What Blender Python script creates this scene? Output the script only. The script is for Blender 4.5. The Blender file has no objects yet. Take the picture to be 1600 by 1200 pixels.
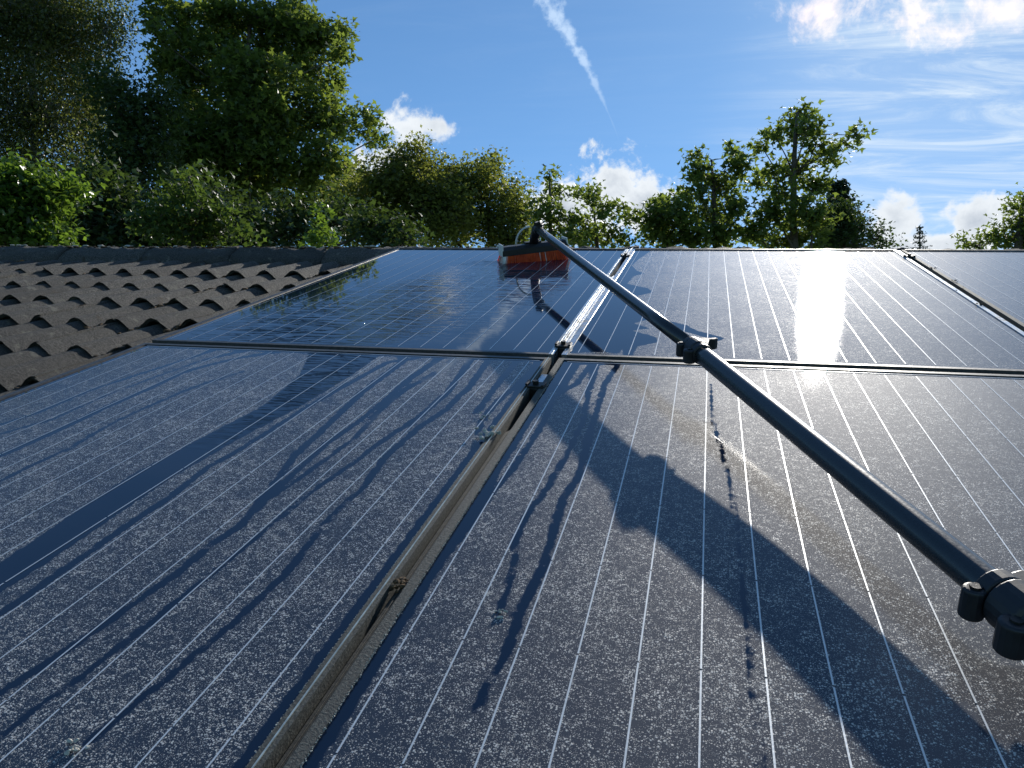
import bpy, math, random
import numpy as np
from mathutils import Vector, Matrix
random.seed(7); rng = np.random.default_rng(11)
R = math.radians
scene = bpy.context.scene
COL = scene.collection

# ---------------------------------------------------------------- roof frame, camera, sky, sun
AL = R(25.0)                      # roof pitch
CA, SA = math.cos(AL), math.sin(AL)
def P(u, v, h=0.0): return Vector((u, v*CA-h*SA, v*SA+h*CA))
CAMH = 0.4265
U3 = np.array([[0.971418, -0.043753, 0.233306], [0.235581, 0.298252, -0.924958], [-0.029114, 0.953484, 0.300035]])
W3 = np.array([[1, 0, 0], [0, CA, -SA], [0, SA, CA]]) @ U3      # camera axes -> world
camd = bpy.data.cameras.new('camera'); cam = bpy.data.objects.new('camera', camd); COL.objects.link(cam)
camd.sensor_width = 36; camd.lens = 36*1225/1600; camd.clip_start = 0.02; camd.clip_end = 3000
C0 = P(0, 0, CAMH)
cam.matrix_world = Matrix.Translation(C0) @ Matrix([list(r) for r in W3]).to_4x4()
scene.camera = cam
SUNL = (0.1343, 0.9750, 0.1769)
SUND = P(*SUNL).normalized()
SEL = math.asin(SUND.z); SAZ = math.atan2(SUND.x, SUND.y)
sd = bpy.data.lights.new('sun', 'SUN'); sd.energy = 4.2; sd.angle = R(0.53); sd.color = (1.0, 0.95, 0.87)
so = bpy.data.objects.new('sun', sd); COL.objects.link(so)
so.rotation_euler = (-SUND).to_track_quat('-Z', 'Y').to_euler()
scene.view_settings.view_transform = 'Standard'; scene.view_settings.look = 'None'
scene.view_settings.gamma = 1; scene.view_settings.exposure = 0.35
scene.render.engine = 'CYCLES'
scene.cycles.max_bounces = 6; scene.cycles.transparent_max_bounces = 6
def pdir(px, py):                 # direction towards a spot of the photograph (1600 x 1200)
    return Vector(W3 @ np.array([px-800, 600-py, -1225.0])).normalized()
def at(px, py, D):                # point at horizontal distance D
    d = pdir(px, py); return C0 + d*(D/math.hypot(d.x, d.y))

class G:                          # short node helper
    def __init__(s, nt): s.nt = nt; s.n = nt.nodes; s.l = nt.links
    def new(s, t, **k):
        x = s.n.new(t)
        for a, b in k.items(): setattr(x, a, b)
        return x
    def put(s, sock, v):
        if isinstance(v, bpy.types.NodeSocket): s.l.new(v, sock)
        elif v is not None:
            if sock.type == 'RGBA' and len(v) == 3: v = (*v, 1)
            sock.default_value = v
    def m(s, op, a, b=None, c=None, clamp=False):
        x = s.new('ShaderNodeMath', operation=op, use_clamp=clamp)
        for i, v in enumerate((a, b, c)): s.put(x.inputs[i], v)
        return x.outputs[0]
    def ss(s, v, a, b, lo=0.0, hi=1.0):
        x = s.new('ShaderNodeMapRange', interpolation_type='SMOOTHSTEP')
        for i, q in enumerate((v, a, b, lo, hi)): s.put(x.inputs[i], q)
        return x.outputs[0]
    def noise(s, vec, scale, detail=3, rough=.5, dist=0, out=0):
        x = s.new('ShaderNodeTexNoise'); s.put(x.inputs['Vector'], vec)
        for k, v in (('Scale', scale), ('Detail', detail), ('Roughness', rough), ('Distortion', dist)): x.inputs[k].default_value = v
        return x.outputs[out]
    def voro(s, vec, scale, feat='F1'):
        x = s.new('ShaderNodeTexVoronoi', feature=feat); s.put(x.inputs['Vector'], vec); x.inputs['Scale'].default_value = scale
        return x
    def map(s, vec, sc, rot=(0, 0, 0), loc=(0, 0, 0)):
        x = s.new('ShaderNodeMapping'); s.put(x.inputs[0], vec); x.inputs['Scale'].default_value = sc
        x.inputs['Rotation'].default_value = rot; x.inputs['Location'].default_value = loc
        return x.outputs[0]
    def mix(s, f, a, b):
        x = s.new('ShaderNodeMix', data_type='RGBA'); s.put(x.inputs[0], f); s.put(x.inputs[6], a); s.put(x.inputs[7], b)
        return x.outputs[2]
    def attr(s, name, out='Fac'):
        return s.new('ShaderNodeAttribute', attribute_name=name).outputs[out]
    def bump(s, h, strength, dist, nrm=None):
        x = s.new('ShaderNodeBump'); s.put(x.inputs['Height'], h); x.inputs['Strength'].default_value = strength
        x.inputs['Distance'].default_value = dist
        if nrm: s.put(x.inputs['Normal'], nrm)
        return x.outputs[0]
    def bsdf(s, **k):
        x = s.new('ShaderNodeBsdfPrincipled')
        for a, b in k.items(): s.put(x.inputs[a.replace('_', ' ')], b)
        return x
    def mixs(s, f, a, b):
        x = s.new('ShaderNodeMixShader'); s.put(x.inputs[0], f); s.l.new(a, x.inputs[1]); s.l.new(b, x.inputs[2]); return x.outputs[0]

world = bpy.data.worlds.new('World'); scene.world = world; world.use_nodes = True
g = G(world.node_tree); g.n.clear()
sky = g.new('ShaderNodeTexSky', sky_type='NISHITA', sun_disc=False, sun_elevation=SEL, sun_rotation=SAZ,
            altitude=100, air_density=1.0, dust_density=0.08, ozone_density=2.6)
tc = g.new('ShaderNodeTexCoord').outputs['Generated']
sp = g.new('ShaderNodeSeparateXYZ'); g.l.new(tc, sp.inputs[0])
X, Y, Z = sp.outputs
def gn(px, py): d = pdir(px, py); return d.x/d.y, d.z/d.y
front = g.ss(Y, .15, .3)
Yc = g.m('MAXIMUM', Y, .1)
gx = g.m('DIVIDE', X, Yc); gz = g.m('DIVIDE', Z, Yc)
n1 = g.noise(tc, 21, 9, .62, .3)
n2 = g.noise(g.map(tc, (1, 1, 1), loc=(.05, .02, -.03)), 60, 6, .6)
puff = g.m('ADD', g.m('MULTIPLY', g.m('SUBTRACT', n1, .5), 2.6), g.m('MULTIPLY', g.m('SUBTRACT', n2, .5), .8))
def blob(px, py, rx, ry, amp=1.0, gain=1.0):
    cx, cz = gn(px, py); ex = abs(gn(px+rx, py)[0]-cx); ez = abs(gn(px, py-ry)[1]-cz)
    a = g.m('DIVIDE', g.m('SUBTRACT', gx, cx), ex); b = g.m('DIVIDE', g.m('SUBTRACT', gz, cz), ez)
    d = g.m('SQRT', g.m('ADD', g.m('MULTIPLY', a, a), g.m('MULTIPLY', b, b)))
    return g.m('MULTIPLY', g.m('ADD', g.m('SUBTRACT', 1.0, d), g.m('MULTIPLY', puff, amp)), gain)
def union(l):
    o = l[0]
    for q in l[1:]: o = g.m('MAXIMUM', o, q)
    return o
cum = union([blob(955, 288, 62, 58), blob(900, 330, 90, 50), blob(1005, 322, 62, 60), blob(1400, 345, 58, 46, .8), blob(1420, 385, 80, 34),
             blob(1530, 345, 72, 40, .8), blob(1590, 330, 70, 38), blob(1500, 385, 90, 32), blob(635, 205, 62, 45, 1.2, .7), blob(680, 200, 28, 26, 1.3, .6), blob(610, 250, 50, 40)])
thin = union([blob(1260, 18, 62, 44, 1.9, .7), blob(1425, 14, 105, 50, 1.9, .8), blob(1465, 48, 60, 34, 1.9, .7), blob(1590, 20, 80, 40, 1.9, .55), blob(1070, 300, 25, 10, 1.5, .5)])
cumA = g.m('MULTIPLY', g.ss(cum, -.02, .42), front)
thinA = g.m('MULTIPLY', g.ss(thin, -.05, 1.05, 0, .9), front)
# cirrus: streaks in a flat high layer, over the right half of the sky and beyond
zc = g.m('ADD', g.m('MAXIMUM', Z, 0.0), .12)
cv = g.new('ShaderNodeCombineXYZ'); g.l.new(g.m('DIVIDE', X, zc), cv.inputs[0]); g.l.new(g.m('DIVIDE', Y, zc), cv.inputs[1])
rot = R(-58)
ci1 = g.noise(g.map(cv.outputs[0], (.8, 3.6, 1), (0, 0, rot)), 2.2, 10, .68, 1.6)
ci2 = g.noise(g.map(cv.outputs[0], (.6, .9, 1), (0, 0, rot)), .9, 3, .5)
cm = g.ss(g.m('SUBTRACT', gx, g.m('MULTIPLY', gz, .25)), -.16, .10)
cm = g.m('MULTIPLY', cm, front)
cirA = g.m('MULTIPLY', g.m('MULTIPLY', g.ss(ci1, .38, .86), g.ss(ci2, .28, .5, .25, 1)), g.m('ADD', g.m('MULTIPLY', cm, .95), .04))
veil = g.m('MULTIPLY', cm, .20)
# condensation trail
t0, t1, t2 = gn(850, 0), gn(905, 85), gn(960, 200)
A_ = np.polyfit([t0[1], t1[1], t2[1]], [t0[0], t1[0], t2[0]], 2)
xc = g.m('ADD', g.m('ADD', g.m('MULTIPLY', g.m('MULTIPLY', gz, gz), float(A_[0])), g.m('MULTIPLY', gz, float(A_[1]))), float(A_[2]))
wd = g.ss(gz, t2[1]-.02, t0[1]+.05, .001, .024)
ct = g.m('SUBTRACT', 1.0, g.m('DIVIDE', g.m('ABSOLUTE', g.m('SUBTRACT', gx, xc)), wd))
n3 = g.noise(tc, 55, 5, .6)
ctA = g.m('MULTIPLY', g.m('MULTIPLY', g.ss(g.m('ADD', ct, g.m('MULTIPLY', g.m('SUBTRACT', n3, .5), 3.6)), 0, 1.2), g.ss(gz, t2[1]-.03, t1[1]+.02, 0, .6)), g.ss(gz, 1.1, .9))
ctA = g.m('MULTIPLY', ctA, front)
SKYS = 0.115
skyc = g.new('ShaderNodeVectorMath', operation='SCALE'); g.l.new(sky.outputs[0], skyc.inputs[0]); skyc.inputs['Scale'].default_value = SKYS
tint = g.new('ShaderNodeVectorMath', operation='MULTIPLY'); g.l.new(skyc.outputs[0], tint.inputs[0]); tint.inputs[1].default_value = (.56, .77, .88)   # clear-air white balance, the same over the whole sky
shade = g.noise(g.map(tc, (1, 1, 1.3), loc=(0, 0, .012)), 14, 5, .55)
ccol = g.mix(g.ss(g.m('ADD', g.m('MULTIPLY', cum, .45), shade), .55, 1.25), (.70, .74, .78), (.40, .45, .52))
c = g.mix(g.m('ADD', veil, cirA, clamp=True), tint.outputs[0], (.60, .70, .80))
c = g.mix(ctA, c, (.62, .76, .92))
c = g.mix(cumA, c, ccol)
irid = g.noise(tc, 10, 2, .4, 0, 1)
tcol = g.mix(.14, (1.0, .94, .90), irid)
c = g.mix(thinA, c, tcol)
bg = g.new('ShaderNodeBackground'); g.l.new(c, bg.inputs[0]); bg.inputs[1].default_value = 1.0
wo = g.new('ShaderNodeOutputWorld'); g.l.new(bg.outputs[0], wo.inputs[0])

# ---------------------------------------------------------------- helpers
def setp(o, label=None, cat=None, group=None, kind=None):
    if label: o['label'] = label
    if cat: o['category'] = cat
    if group: o['group'] = group
    if kind: o['kind'] = kind
    return o
def thing(name, label, cat, loc, rx=0.0, group=None):
    o = bpy.data.objects.new(name, None); COL.objects.link(o); o.location = loc; o.rotation_euler = (rx, 0, 0)
    o.empty_display_size = .1
    return setp(o, label, cat, group)
def link(name, me, parent=None, kind=None, label=None):
    o = bpy.data.objects.new(name, me); COL.objects.link(o)
    if parent: o.parent = parent
    if kind: o['kind'] = kind
    if label: o['label'] = label
    return o
class MB:
    def __init__(s): s.v = []; s.f = []
    def add(s, vs, fs):
        b = len(s.v); s.v += [tuple(q) for q in vs]; s.f += [tuple(b+i for i in q) for q in fs]; return s
    def box(s, x0, x1, y0, y1, z0, z1, M=None):
        vs = [Vector((x, y, z)) for x in (x0, x1) for y in (y0, y1) for z in (z0, z1)]
        if M is not None: vs = [M @ q for q in vs]
        return s.add(vs, [(0, 1, 3, 2), (4, 6, 7, 5), (0, 4, 5, 1), (2, 3, 7, 6), (0, 2, 6, 4), (1, 5, 7, 3)])
    def prism(s, pts, z0, z1, M=None):
        n = len(pts); vs = [Vector((x, y, z)) for z in (z0, z1) for x, y in pts]
        if M is not None: vs = [M @ q for q in vs]
        return s.add(vs, [tuple(range(n))[::-1], tuple(range(n, 2*n))]+[(i, (i+1) % n, n+(i+1) % n, n+i) for i in range(n)])
    def tube(s, pts, rad, seg=8, cap=True):
        pts = [Vector(p) for p in pts]; n = len(pts)
        if not hasattr(rad, '__len__'): rad = [rad]*n
        vs = []; ref = None
        for i, p in enumerate(pts):
            d = (pts[min(i+1, n-1)]-pts[max(i-1, 0)])
            if d.length < 1e-9: d = (pts[-1]-pts[0])
            d.normalize()
            if ref is None: ref = Vector((0, 0, 1)) if abs(d.z) < .9 else Vector((1, 0, 0))
            a = d.cross(ref).normalized(); b = a.cross(d).normalized(); ref = b
            for k in range(seg):
                t = 2*math.pi*k/seg; vs.append(p+(a*math.cos(t)+b*math.sin(t))*rad[i])
        fs = [(i*seg+k, i*seg+(k+1) % seg, (i+1)*seg+(k+1) % seg, (i+1)*seg+k) for i in range(n-1) for k in range(seg)]
        if cap: fs += [tuple(range(seg))[::-1], tuple((n-1)*seg+k for k in range(seg))]
        return s.add(vs, fs)
    def mesh(s, name, mat, smooth=False):
        me = bpy.data.meshes.new(name); me.from_pydata(s.v, [], s.f)
        if mat: me.materials.append(mat)
        if smooth: me.polygons.foreach_set('use_smooth', [True]*len(me.polygons))
        me.update(); return me
    def build(s, name, mat, parent=None, smooth=False, kind=None, label=None, bevel=0, angle=None):
        o = link(name, s.mesh(name, mat, smooth), parent, kind, label)
        if bevel:
            b = o.modifiers.new('bevel', 'BEVEL'); b.width = bevel; b.segments = 2; b.limit_method = 'ANGLE'
        return o
def fast_mesh(name, V, F, mat, uv=None):         # V (n,3) ; F (m,k) numpy
    me = bpy.data.meshes.new(name); k = F.shape[1]
    me.vertices.add(len(V)); me.vertices.foreach_set('co', V.astype(np.float32).ravel())
    me.loops.add(F.size); me.loops.foreach_set('vertex_index', F.astype(np.int32).ravel())
    me.polygons.add(len(F)); me.polygons.foreach_set('loop_start', np.arange(0, F.size, k, dtype=np.int32))
    me.polygons.foreach_set('loop_total', np.full(len(F), k, dtype=np.int32))
    me.materials.append(mat); me.update(calc_edges=True); return me

# ---------------------------------------------------------------- materials
def mat(name):
    m = bpy.data.materials.new(name); m.use_nodes = True; q = G(m.node_tree); q.n.clear()
    q.out = q.new('ShaderNodeOutputMaterial'); q.pos = q.new('ShaderNodeNewGeometry').outputs['Position']
    q.obj = q.new('ShaderNodeTexCoord').outputs['Object']
    return m, q
def simple(name, col, rough, metal=0.0, var=.25, nscale=40, bump=0.0, spec=.5, bdist=.001):
    m, q = mat(name)
    n = q.noise(q.obj, nscale, 5, .6)
    dark = tuple(c*(1-var) for c in col); lite = tuple(min(1, c*(1+var)) for c in col)
    b = q.bsdf(Base_Color=q.mix(q.ss(n, .3, .7), dark, lite), Metallic=metal, Roughness=q.ss(n, .2, .8, max(.02, rough-.08), rough+.08))
    b.inputs['Specular IOR Level'].default_value = spec
    if bump: q.l.new(q.bump(n, bump, bdist), b.inputs['Normal'])
    q.l.new(b.outputs[0], q.out.inputs[0]); return m

# glass front of a module: dark cells behind glass, rinsed parts mirror-clean, the rest under a crust of pale specks
def glass_mat():
    m, q = mat('module_glass')
    sd_ = q.attr('rinsed'); fine = q.attr('fine'); rip = q.attr('ripple')
    pos = q.pos
    w1 = q.m('MULTIPLY', q.m('SUBTRACT', q.noise(pos, 60, 4, .6), .5), .010)
    clean = q.ss(q.m('ADD', sd_, w1), -.0012, .0014, 1, 0)             # 1 where rinsed
    dens = q.noise(pos, 9, 3, .6)
    def spk(scale, lo, hi):
        v = q.voro(pos, scale); sep = q.new('ShaderNodeSeparateColor'); q.l.new(v.outputs['Color'], sep.inputs[0])
        cl = q.m('ADD', q.m('MULTIPLY', q.noise(pos, scale*.16, 2, .6), .6), .2)
        th = q.m('MULTIPLY', q.ss(q.m('ADD', q.m('ADD', cl, q.m('MULTIPLY', dens, .25)), q.m('MULTIPLY', sep.outputs[0], .35)), lo, hi), .62)
        wob = q.m('MULTIPLY', q.m('SUBTRACT', q.noise(pos, scale*2.2, 2, .6), .5), .7)
        dd = q.m('ADD', v.outputs['Distance'], wob)
        return q.m('SUBTRACT', th, dd)
    a = spk(500, .50, 1.14); b = spk(1000, .46, 1.14)
    s1 = q.ss(a, 0, .16); s2 = q.ss(b, .0, .22)
    speck = q.m('MAXIMUM', s1, q.m('MULTIPLY', s2, .85))
    dm = q.attr('dirt')
    dirtm = q.m('MULTIPLY', q.m('MULTIPLY', speck, q.m('SUBTRACT', 1.0, clean)), dm, clamp=True)
    cellc = (.006, .015, .036)
    # thin ripples of running water
    rv = q.map(q.obj, (4.0, 34, 1), (0, 0, R(8)))
    rn = q.noise(rv, 1.6, 3, .5, 2.2)
    rr = q.m('MULTIPLY', q.ss(rn, .5, .62), rip)
    nclean = q.bump(rr, 1.0, .0035)
    base = q.bsdf(Base_Color=cellc, Roughness=.015, Normal=nclean, IOR=1.5)
    sm = q.noise(pos, 260, 3, .7)
    nd = q.bump(q.m('ADD', sm, q.m('MULTIPLY', speck, 1.2)), .035, .0012)
    fd = q.new('ShaderNodeBsdfDiffuse'); fd.inputs[0].default_value = (.030, .040, .058, 1)
    fa = q.new('ShaderNodeBsdfGlossy', distribution='BECKMANN'); fa.inputs['Color'].default_value = (1, 1, 1, 1); fa.inputs['Roughness'].default_value = .116
    fb = q.new('ShaderNodeBsdfGlossy', distribution='BECKMANN'); fb.inputs['Color'].default_value = (1, .97, .93, 1); fb.inputs['Roughness'].default_value = .60
    q.l.new(nd, fa.inputs['Normal']); q.l.new(nd, fb.inputs['Normal'])
    fr = q.new('ShaderNodeFresnel'); fr.inputs[0].default_value = 1.5
    film_out = q.mixs(fr.outputs[0], fd.outputs[0], q.mixs(q.m('ADD', .30, q.m('MULTIPLY', fine, -.19)), fa.outputs[0], fb.outputs[0]))
    g1 = q.mixs(clean, film_out, base.outputs[0])
    ns = q.bump(q.m('ADD', speck, q.m('MULTIPLY', q.noise(pos, 900, 2), .4)), .9, .0016)
    crust = q.bsdf(Base_Color=q.mix(q.noise(pos, 150, 2), (.74, .71, .66), (.88, .86, .82)), Roughness=.55, Normal=ns)
    crust.inputs['Specular IOR Level'].default_value = .35
    tr = q.new('ShaderNodeBsdfTranslucent'); tr.inputs[0].default_value = (.75, .70, .62, 1); q.l.new(ns, tr.inputs['Normal'])
    cr = q.mixs(.15, crust.outputs[0], tr.outputs[0])
    q.l.new(q.mixs(q.m('MULTIPLY', dirtm, .92), g1, cr), q.out.inputs[0]); return m
M = {}
M['glass'] = glass_mat()
def busbar_mat():
    m, q = mat('busbar')
    n = q.noise(q.pos, 300, 3, .7)
    b = q.bsdf(Base_Color=q.mix(n, (.50, .53, .55), (.80, .81, .80)), Roughness=.38, Metallic=.25, Normal=q.bump(n, .3, .0006))
    b.inputs['Coat Weight'].default_value = .6; b.inputs['Coat Roughness'].default_value = .05
    q.l.new(b.outputs[0], q.out.inputs[0]); return m
M['busbar'] = busbar_mat()
def frame_mat(name, grime):
    m, q = mat(name)
    n = q.noise(q.pos, 25, 4, .65); n2 = q.noise(q.pos, 380, 3, .7)
    f = q.ss(q.m('ADD', n, q.m('MULTIPLY', n2, .5)), .75-grime, 1.02-grime*.8)
    al = q.bsdf(Base_Color=(.62, .64, .65), Metallic=.9, Roughness=q.ss(n, .2, .8, .22, .40))
    dr = q.bsdf(Base_Color=q.mix(q.ss(n2, .35, .75), (.028, .030, .027), (.10, .105, .09)), Roughness=.75, Normal=q.bump(n2, .8, .001))
    q.l.new(q.mixs(f, al.outputs[0], dr.outputs[0]), q.out.inputs[0]); return m
M['frame_clean'] = frame_mat('frame_clean', 0.0)
M['frame_grimy'] = frame_mat('frame_grimy', .62)
M['frame_side'] = simple('frame_side', (.05, .055, .06), .5, .0, .3, 120, .3)
M['ridge_bright'] = simple('ridge_bright', (.55, .60, .56), .35, .5, .2, 90)
M['strip_brown'] = simple('strip_brown', (.034, .031, .022), .75, .0, .5, 120, .8)
M['black_plastic'] = simple('black_plastic', (.010, .011, .014), .48, 0, .3, 90, .15)
M['black_metal'] = simple('black_metal', (.02, .02, .02), .5, .4, .5, 150, .6)
M['pole'] = simple('pole_carbon', (.010, .015, .018), .30, 0.0, .2, 300, .05)
b_ = M['pole'].node_tree.nodes['Principled BSDF']; b_.inputs['Coat Weight'].default_value = .3; b_.inputs['Coat Roughness'].default_value = .10
M['orange'] = simple('orange_bristle', (.95, .16, .035), .45, 0, .25, 60)
nt_ = M['orange'].node_tree; q_ = G(nt_); t_ = q_.new('ShaderNodeBsdfTranslucent'); t_.inputs[0].default_value = (.95, .20, .04, 1)
q_.l.new(q_.mixs(.5, nt_.nodes['Principled BSDF'].outputs[0], t_.outputs[0]), [n for n in nt_.nodes if n.type == 'OUTPUT_MATERIAL'][0].inputs[0])
M['white_plastic'] = simple('white_plastic', (.75, .75, .72), .4, 0, .1, 60)
M['hose'] = simple('clear_hose', (.62, .63, .60), .2, 0, .1, 60)
M['grass'] = simple('grass', (.05, .085, .025), .9, 0, .5, 3)
M['render_wall'] = simple('render_wall', (.42, .38, .33), .85, 0, .12, 8, .4)
M['bark'] = simple('bark', (.075, .06, .045), .85, 0, .4, 14, .8, bdist=.01)
M['birch_bark'] = simple('birch_bark', (.30, .29, .27), .7, 0, .7, 6, .5)
def tile_mat():
    m, q = mat('concrete_tile')
    oi = q.new('ShaderNodeObjectInfo').outputs['Random']
    n = q.noise(q.pos, 7, 4, .6); gr = q.noise(q.pos, 160, 6, .9); li = q.noise(q.pos, 22, 5, .65); ms = q.noise(q.pos, 15, 5, .7)
    c1 = q.mix(q.ss(gr, .38, .66), (.018, .018, .017), (.23, .22, .195))
    c1 = q.mix(q.m('MULTIPLY', oi, .6), c1, (.035, .033, .031))
    c1 = q.mix(q.ss(n, .35, .75, 0, .5), c1, (.10, .095, .085))
    c1 = q.mix(q.ss(li, .58, .68, 0, .6), c1, (.26, .25, .20))
    c1 = q.mix(q.ss(ms, .60, .70, 0, .7), c1, (.07, .045, .02))
    b = q.bsdf(Base_Color=c1, Roughness=.82, Normal=q.bump(q.m('ADD', gr, q.m('MULTIPLY', ms, 1.5)), 1.0, .013))
    b.inputs['Specular IOR Level'].default_value = .35
    q.l.new(b.outputs[0], q.out.inputs[0]); return m
M['tile'] = tile_mat()
def moss_mat(name, a, b_):
    m, q = mat(name); n = q.noise(q.pos, 160, 4, .7)
    b = q.bsdf(Base_Color=q.mix(q.ss(n, .35, .65), a, b_), Roughness=.95, Normal=q.bump(n, 1, .004))
    q.l.new(b.outputs[0], q.out.inputs[0]); return m
M['moss'] = moss_mat('moss', (.022, .014, .008), (.15, .085, .035))
M['moss_orange'] = moss_mat('moss_orange', (.16, .06, .015), (.36, .19, .05))
M['lichen'] = moss_mat('lichen', (.30, .29, .25), (.55, .54, .48))
def leaf_mat(name, c1, c2, trans=(.16, .30, .03), tf=.35, rough=.42):
    m, q = mat(name)
    r = q.attr('rnd'); col = q.mix(r, c1, c2)
    b = q.bsdf(Base_Color=col, Roughness=rough)
    b.inputs['Specular IOR Level'].default_value = .45
    t = q.new('ShaderNodeBsdfTranslucent'); q.l.new(q.mix(r, tuple(x*.6 for x in trans), trans), t.inputs[0])
    q.l.new(q.mixs(tf, b.outputs[0], t.outputs[0]), q.out.inputs[0]); return m
M['leaf_maple'] = leaf_mat('leaf_maple', (.026, .050, .014), (.075, .112, .028), (.32, .42, .06), .42, .5)
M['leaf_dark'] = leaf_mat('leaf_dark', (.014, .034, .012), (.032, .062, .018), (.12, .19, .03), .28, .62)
M['leaf_birch'] = leaf_mat('leaf_birch', (.036, .054, .020), (.085, .10, .030), (.30, .35, .07), .42)
M['leaf_bush'] = leaf_mat('leaf_bush', (.026, .062, .012), (.060, .12, .022), (.26, .42, .04), .38, .36)
M['leaf_shrub'] = leaf_mat('leaf_shrub', (.018, .044, .010), (.048, .090, .020), (.18, .28, .04), .32, .5)
M['leaf_lime'] = leaf_mat('leaf_lime', (.036, .054, .015), (.080, .098, .024), (.36, .40, .06), .44, .55)
M['needle'] = leaf_mat('needle', (.012, .030, .014), (.025, .05, .02), (.04, .07, .02), .15)

# ---------------------------------------------------------------- ground, house
me = MB().add([(-600, -600, -3.6), (600, -600, -3.6), (600, 600, -3.6), (-600, 600, -3.6)], [(0, 1, 2, 3)]).mesh('ground', M['grass'])
link('ground', me, kind='structure')

RV, UL, UR = 3.38, -6.0, 5.0          # ridge line and gable ends in roof coordinates
EV = -2.6                             # eaves
house = thing('tiled_house', 'house under a dark mossy concrete tiled roof that carries the solar panels', 'house', P(0, 0, 0))
ridge = P(0, RV, -.16); eave = P(0, EV, -.16)
yb = 2*ridge.y-eave.y
roof = MB()
for (a, b) in (((eave.y, eave.z), (ridge.y, ridge.z)), ((ridge.y, ridge.z), (yb, eave.z))):
    roof.add([(UL, a[0], a[1]), (UR, a[0], a[1]), (UR, b[0], b[1]), (UL, b[0], b[1]),
              (UL, a[0], a[1]-.14), (UR, a[0], a[1]-.14), (UR, b[0], b[1]-.14), (UL, b[0], b[1]-.14)],
             [(0, 1, 2, 3), (7, 6, 5, 4), (0, 4, 5, 1), (1, 5, 6, 2), (2, 6, 7, 3), (3, 7, 4, 0)])
roof = roof.build('roof', M['tile'], house)
w = MB()
for y0, y1 in ((eave.y+.35, eave.y+.6), (yb-.6, yb-.35)): w.box(UL+.2, UR-.2, y0, y1, -3.6, eave.z-.03)
for x0, x1 in ((UL+.2, UL+.45), (UR-.45, UR-.2)):
    w.add([(x, y, z) for x in (x0, x1) for y, z in ((eave.y+.6, -3.6), (yb-.6, -3.6), (yb-.6, eave.z+.0), (ridge.y, ridge.z-.16), (eave.y+.6, eave.z))],
          [(0, 1, 2, 3, 4), (9, 8, 7, 6, 5)]+[(i, (i+1) % 5, 5+(i+1) % 5, 5+i) for i in range(5)])
w.build('wall', M['render_wall'], house)

# tiles
GA, PW = .295, .1355                  # gauge, width of one roll
def tile_geo(seed, hu=.137):
    r = random.Random(seed); nu, nv = 28, 5; L = .36; vs = []; fs = []
    def prof(x):
        t = (x/PW) % 1.0
        return .042*(max(0, .5+.5*math.cos(2*math.pi*t))**.8)
    x0, x1 = -.004, 2*PW+.002
    dz = [(r.random()-.5)*.002 for _ in range((nu+1)*(nv+1))]
    for top in (1, 0):
        for j in range(nv+1):
            for i in range(nu+1):
                x = x0+(x1-x0)*i/nu; y = L*j/nv
                z = -.125+.020*(1-j/nv)+prof(x)+(0 if top else -.011)+dz[j*(nu+1)+i]*(1 if j else 1.6)
                yy = y+((r.random()-.5)*.004 if j == 0 and top else 0)+(.010 if j == 0 and not top else 0)
                vs.append((x, yy, z))
    N = (nu+1)*(nv+1)
    for j in range(nv):
        for i in range(nu):
            a = j*(nu+1)+i; fs.append((a, a+1, a+nu+2, a+nu+1))
    for i in range(nu+1): vs.append((vs[i][0], vs[i][1], vs[i][2]-.0003))
    for i in range(nu+1): vs.append(vs[N+i])
    for i in range(nu): fs.append((2*N+nu+1+i, 2*N+nu+2+i, 2*N+i+1, 2*N+i))
    for j in range(nv):
        a = j*(nu+1); fs.append((a, a+nu+1, N+a+nu+1, N+a)); a += nu; fs.append((a+nu+1, a, N+a, N+a+nu+1))
    for j in range(nv):
        for i in range(nu):
            a = N+j*(nu+1)+i; fs.append((a+nu+1, a+nu+2, a+1, a)) if j < 1 else None
    return vs, fs
TG = [tile_geo(s) for s in range(5)]
def tmesh(k):
    mb = MB().add(*TG[k]); me = mb.mesh('roof_tile', M['tile'], True)
    return me
TM = [tmesh(k) for k in range(5)]
near = []; far = MB()
U0 = -2.565                            # a crest line
VR0 = 2.865
kcol0 = int((-5.8-U0)/(2*PW)); 
for row in range(0, 19):
    v = VR0-.293*row
    if v < EV: continue
    for k in range(-12, 28):
        u = U0+k*2*PW
        if u < UL+.02 or u > UR-.3: continue
        j = random.randrange(5)
        du, dv, dr = random.uniform(-.004, .004), random.uniform(-.010, .010), random.uniform(-.016, .016)
        isnear = (-5.0 < u < -1.15 and row < 13)
        if isnear and len(near) < 285:
            o = link('roof_tile', TM[j], roof); o.location = P(u+du, v+dv, random.uniform(-.002, .003)); o.rotation_euler = (AL+random.uniform(-.006, .006), random.uniform(-.012, .012), dr)
            near.append(o)
        elif not (-1.0 < u < 1.3 and 0.2 < v < 2.9):
            MXX = Matrix.Translation(P(u+du, v+dv)) @ Matrix.Rotation(AL, 4, 'X')
            far.add([MXX @ Vector(q) for q in TG[j][0]], TG[j][1])
for o in near: o.location -= Vector((0, 0, 0))
far.build('roof_tile', M['tile'], roof, smooth=True, kind='stuff')
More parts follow.
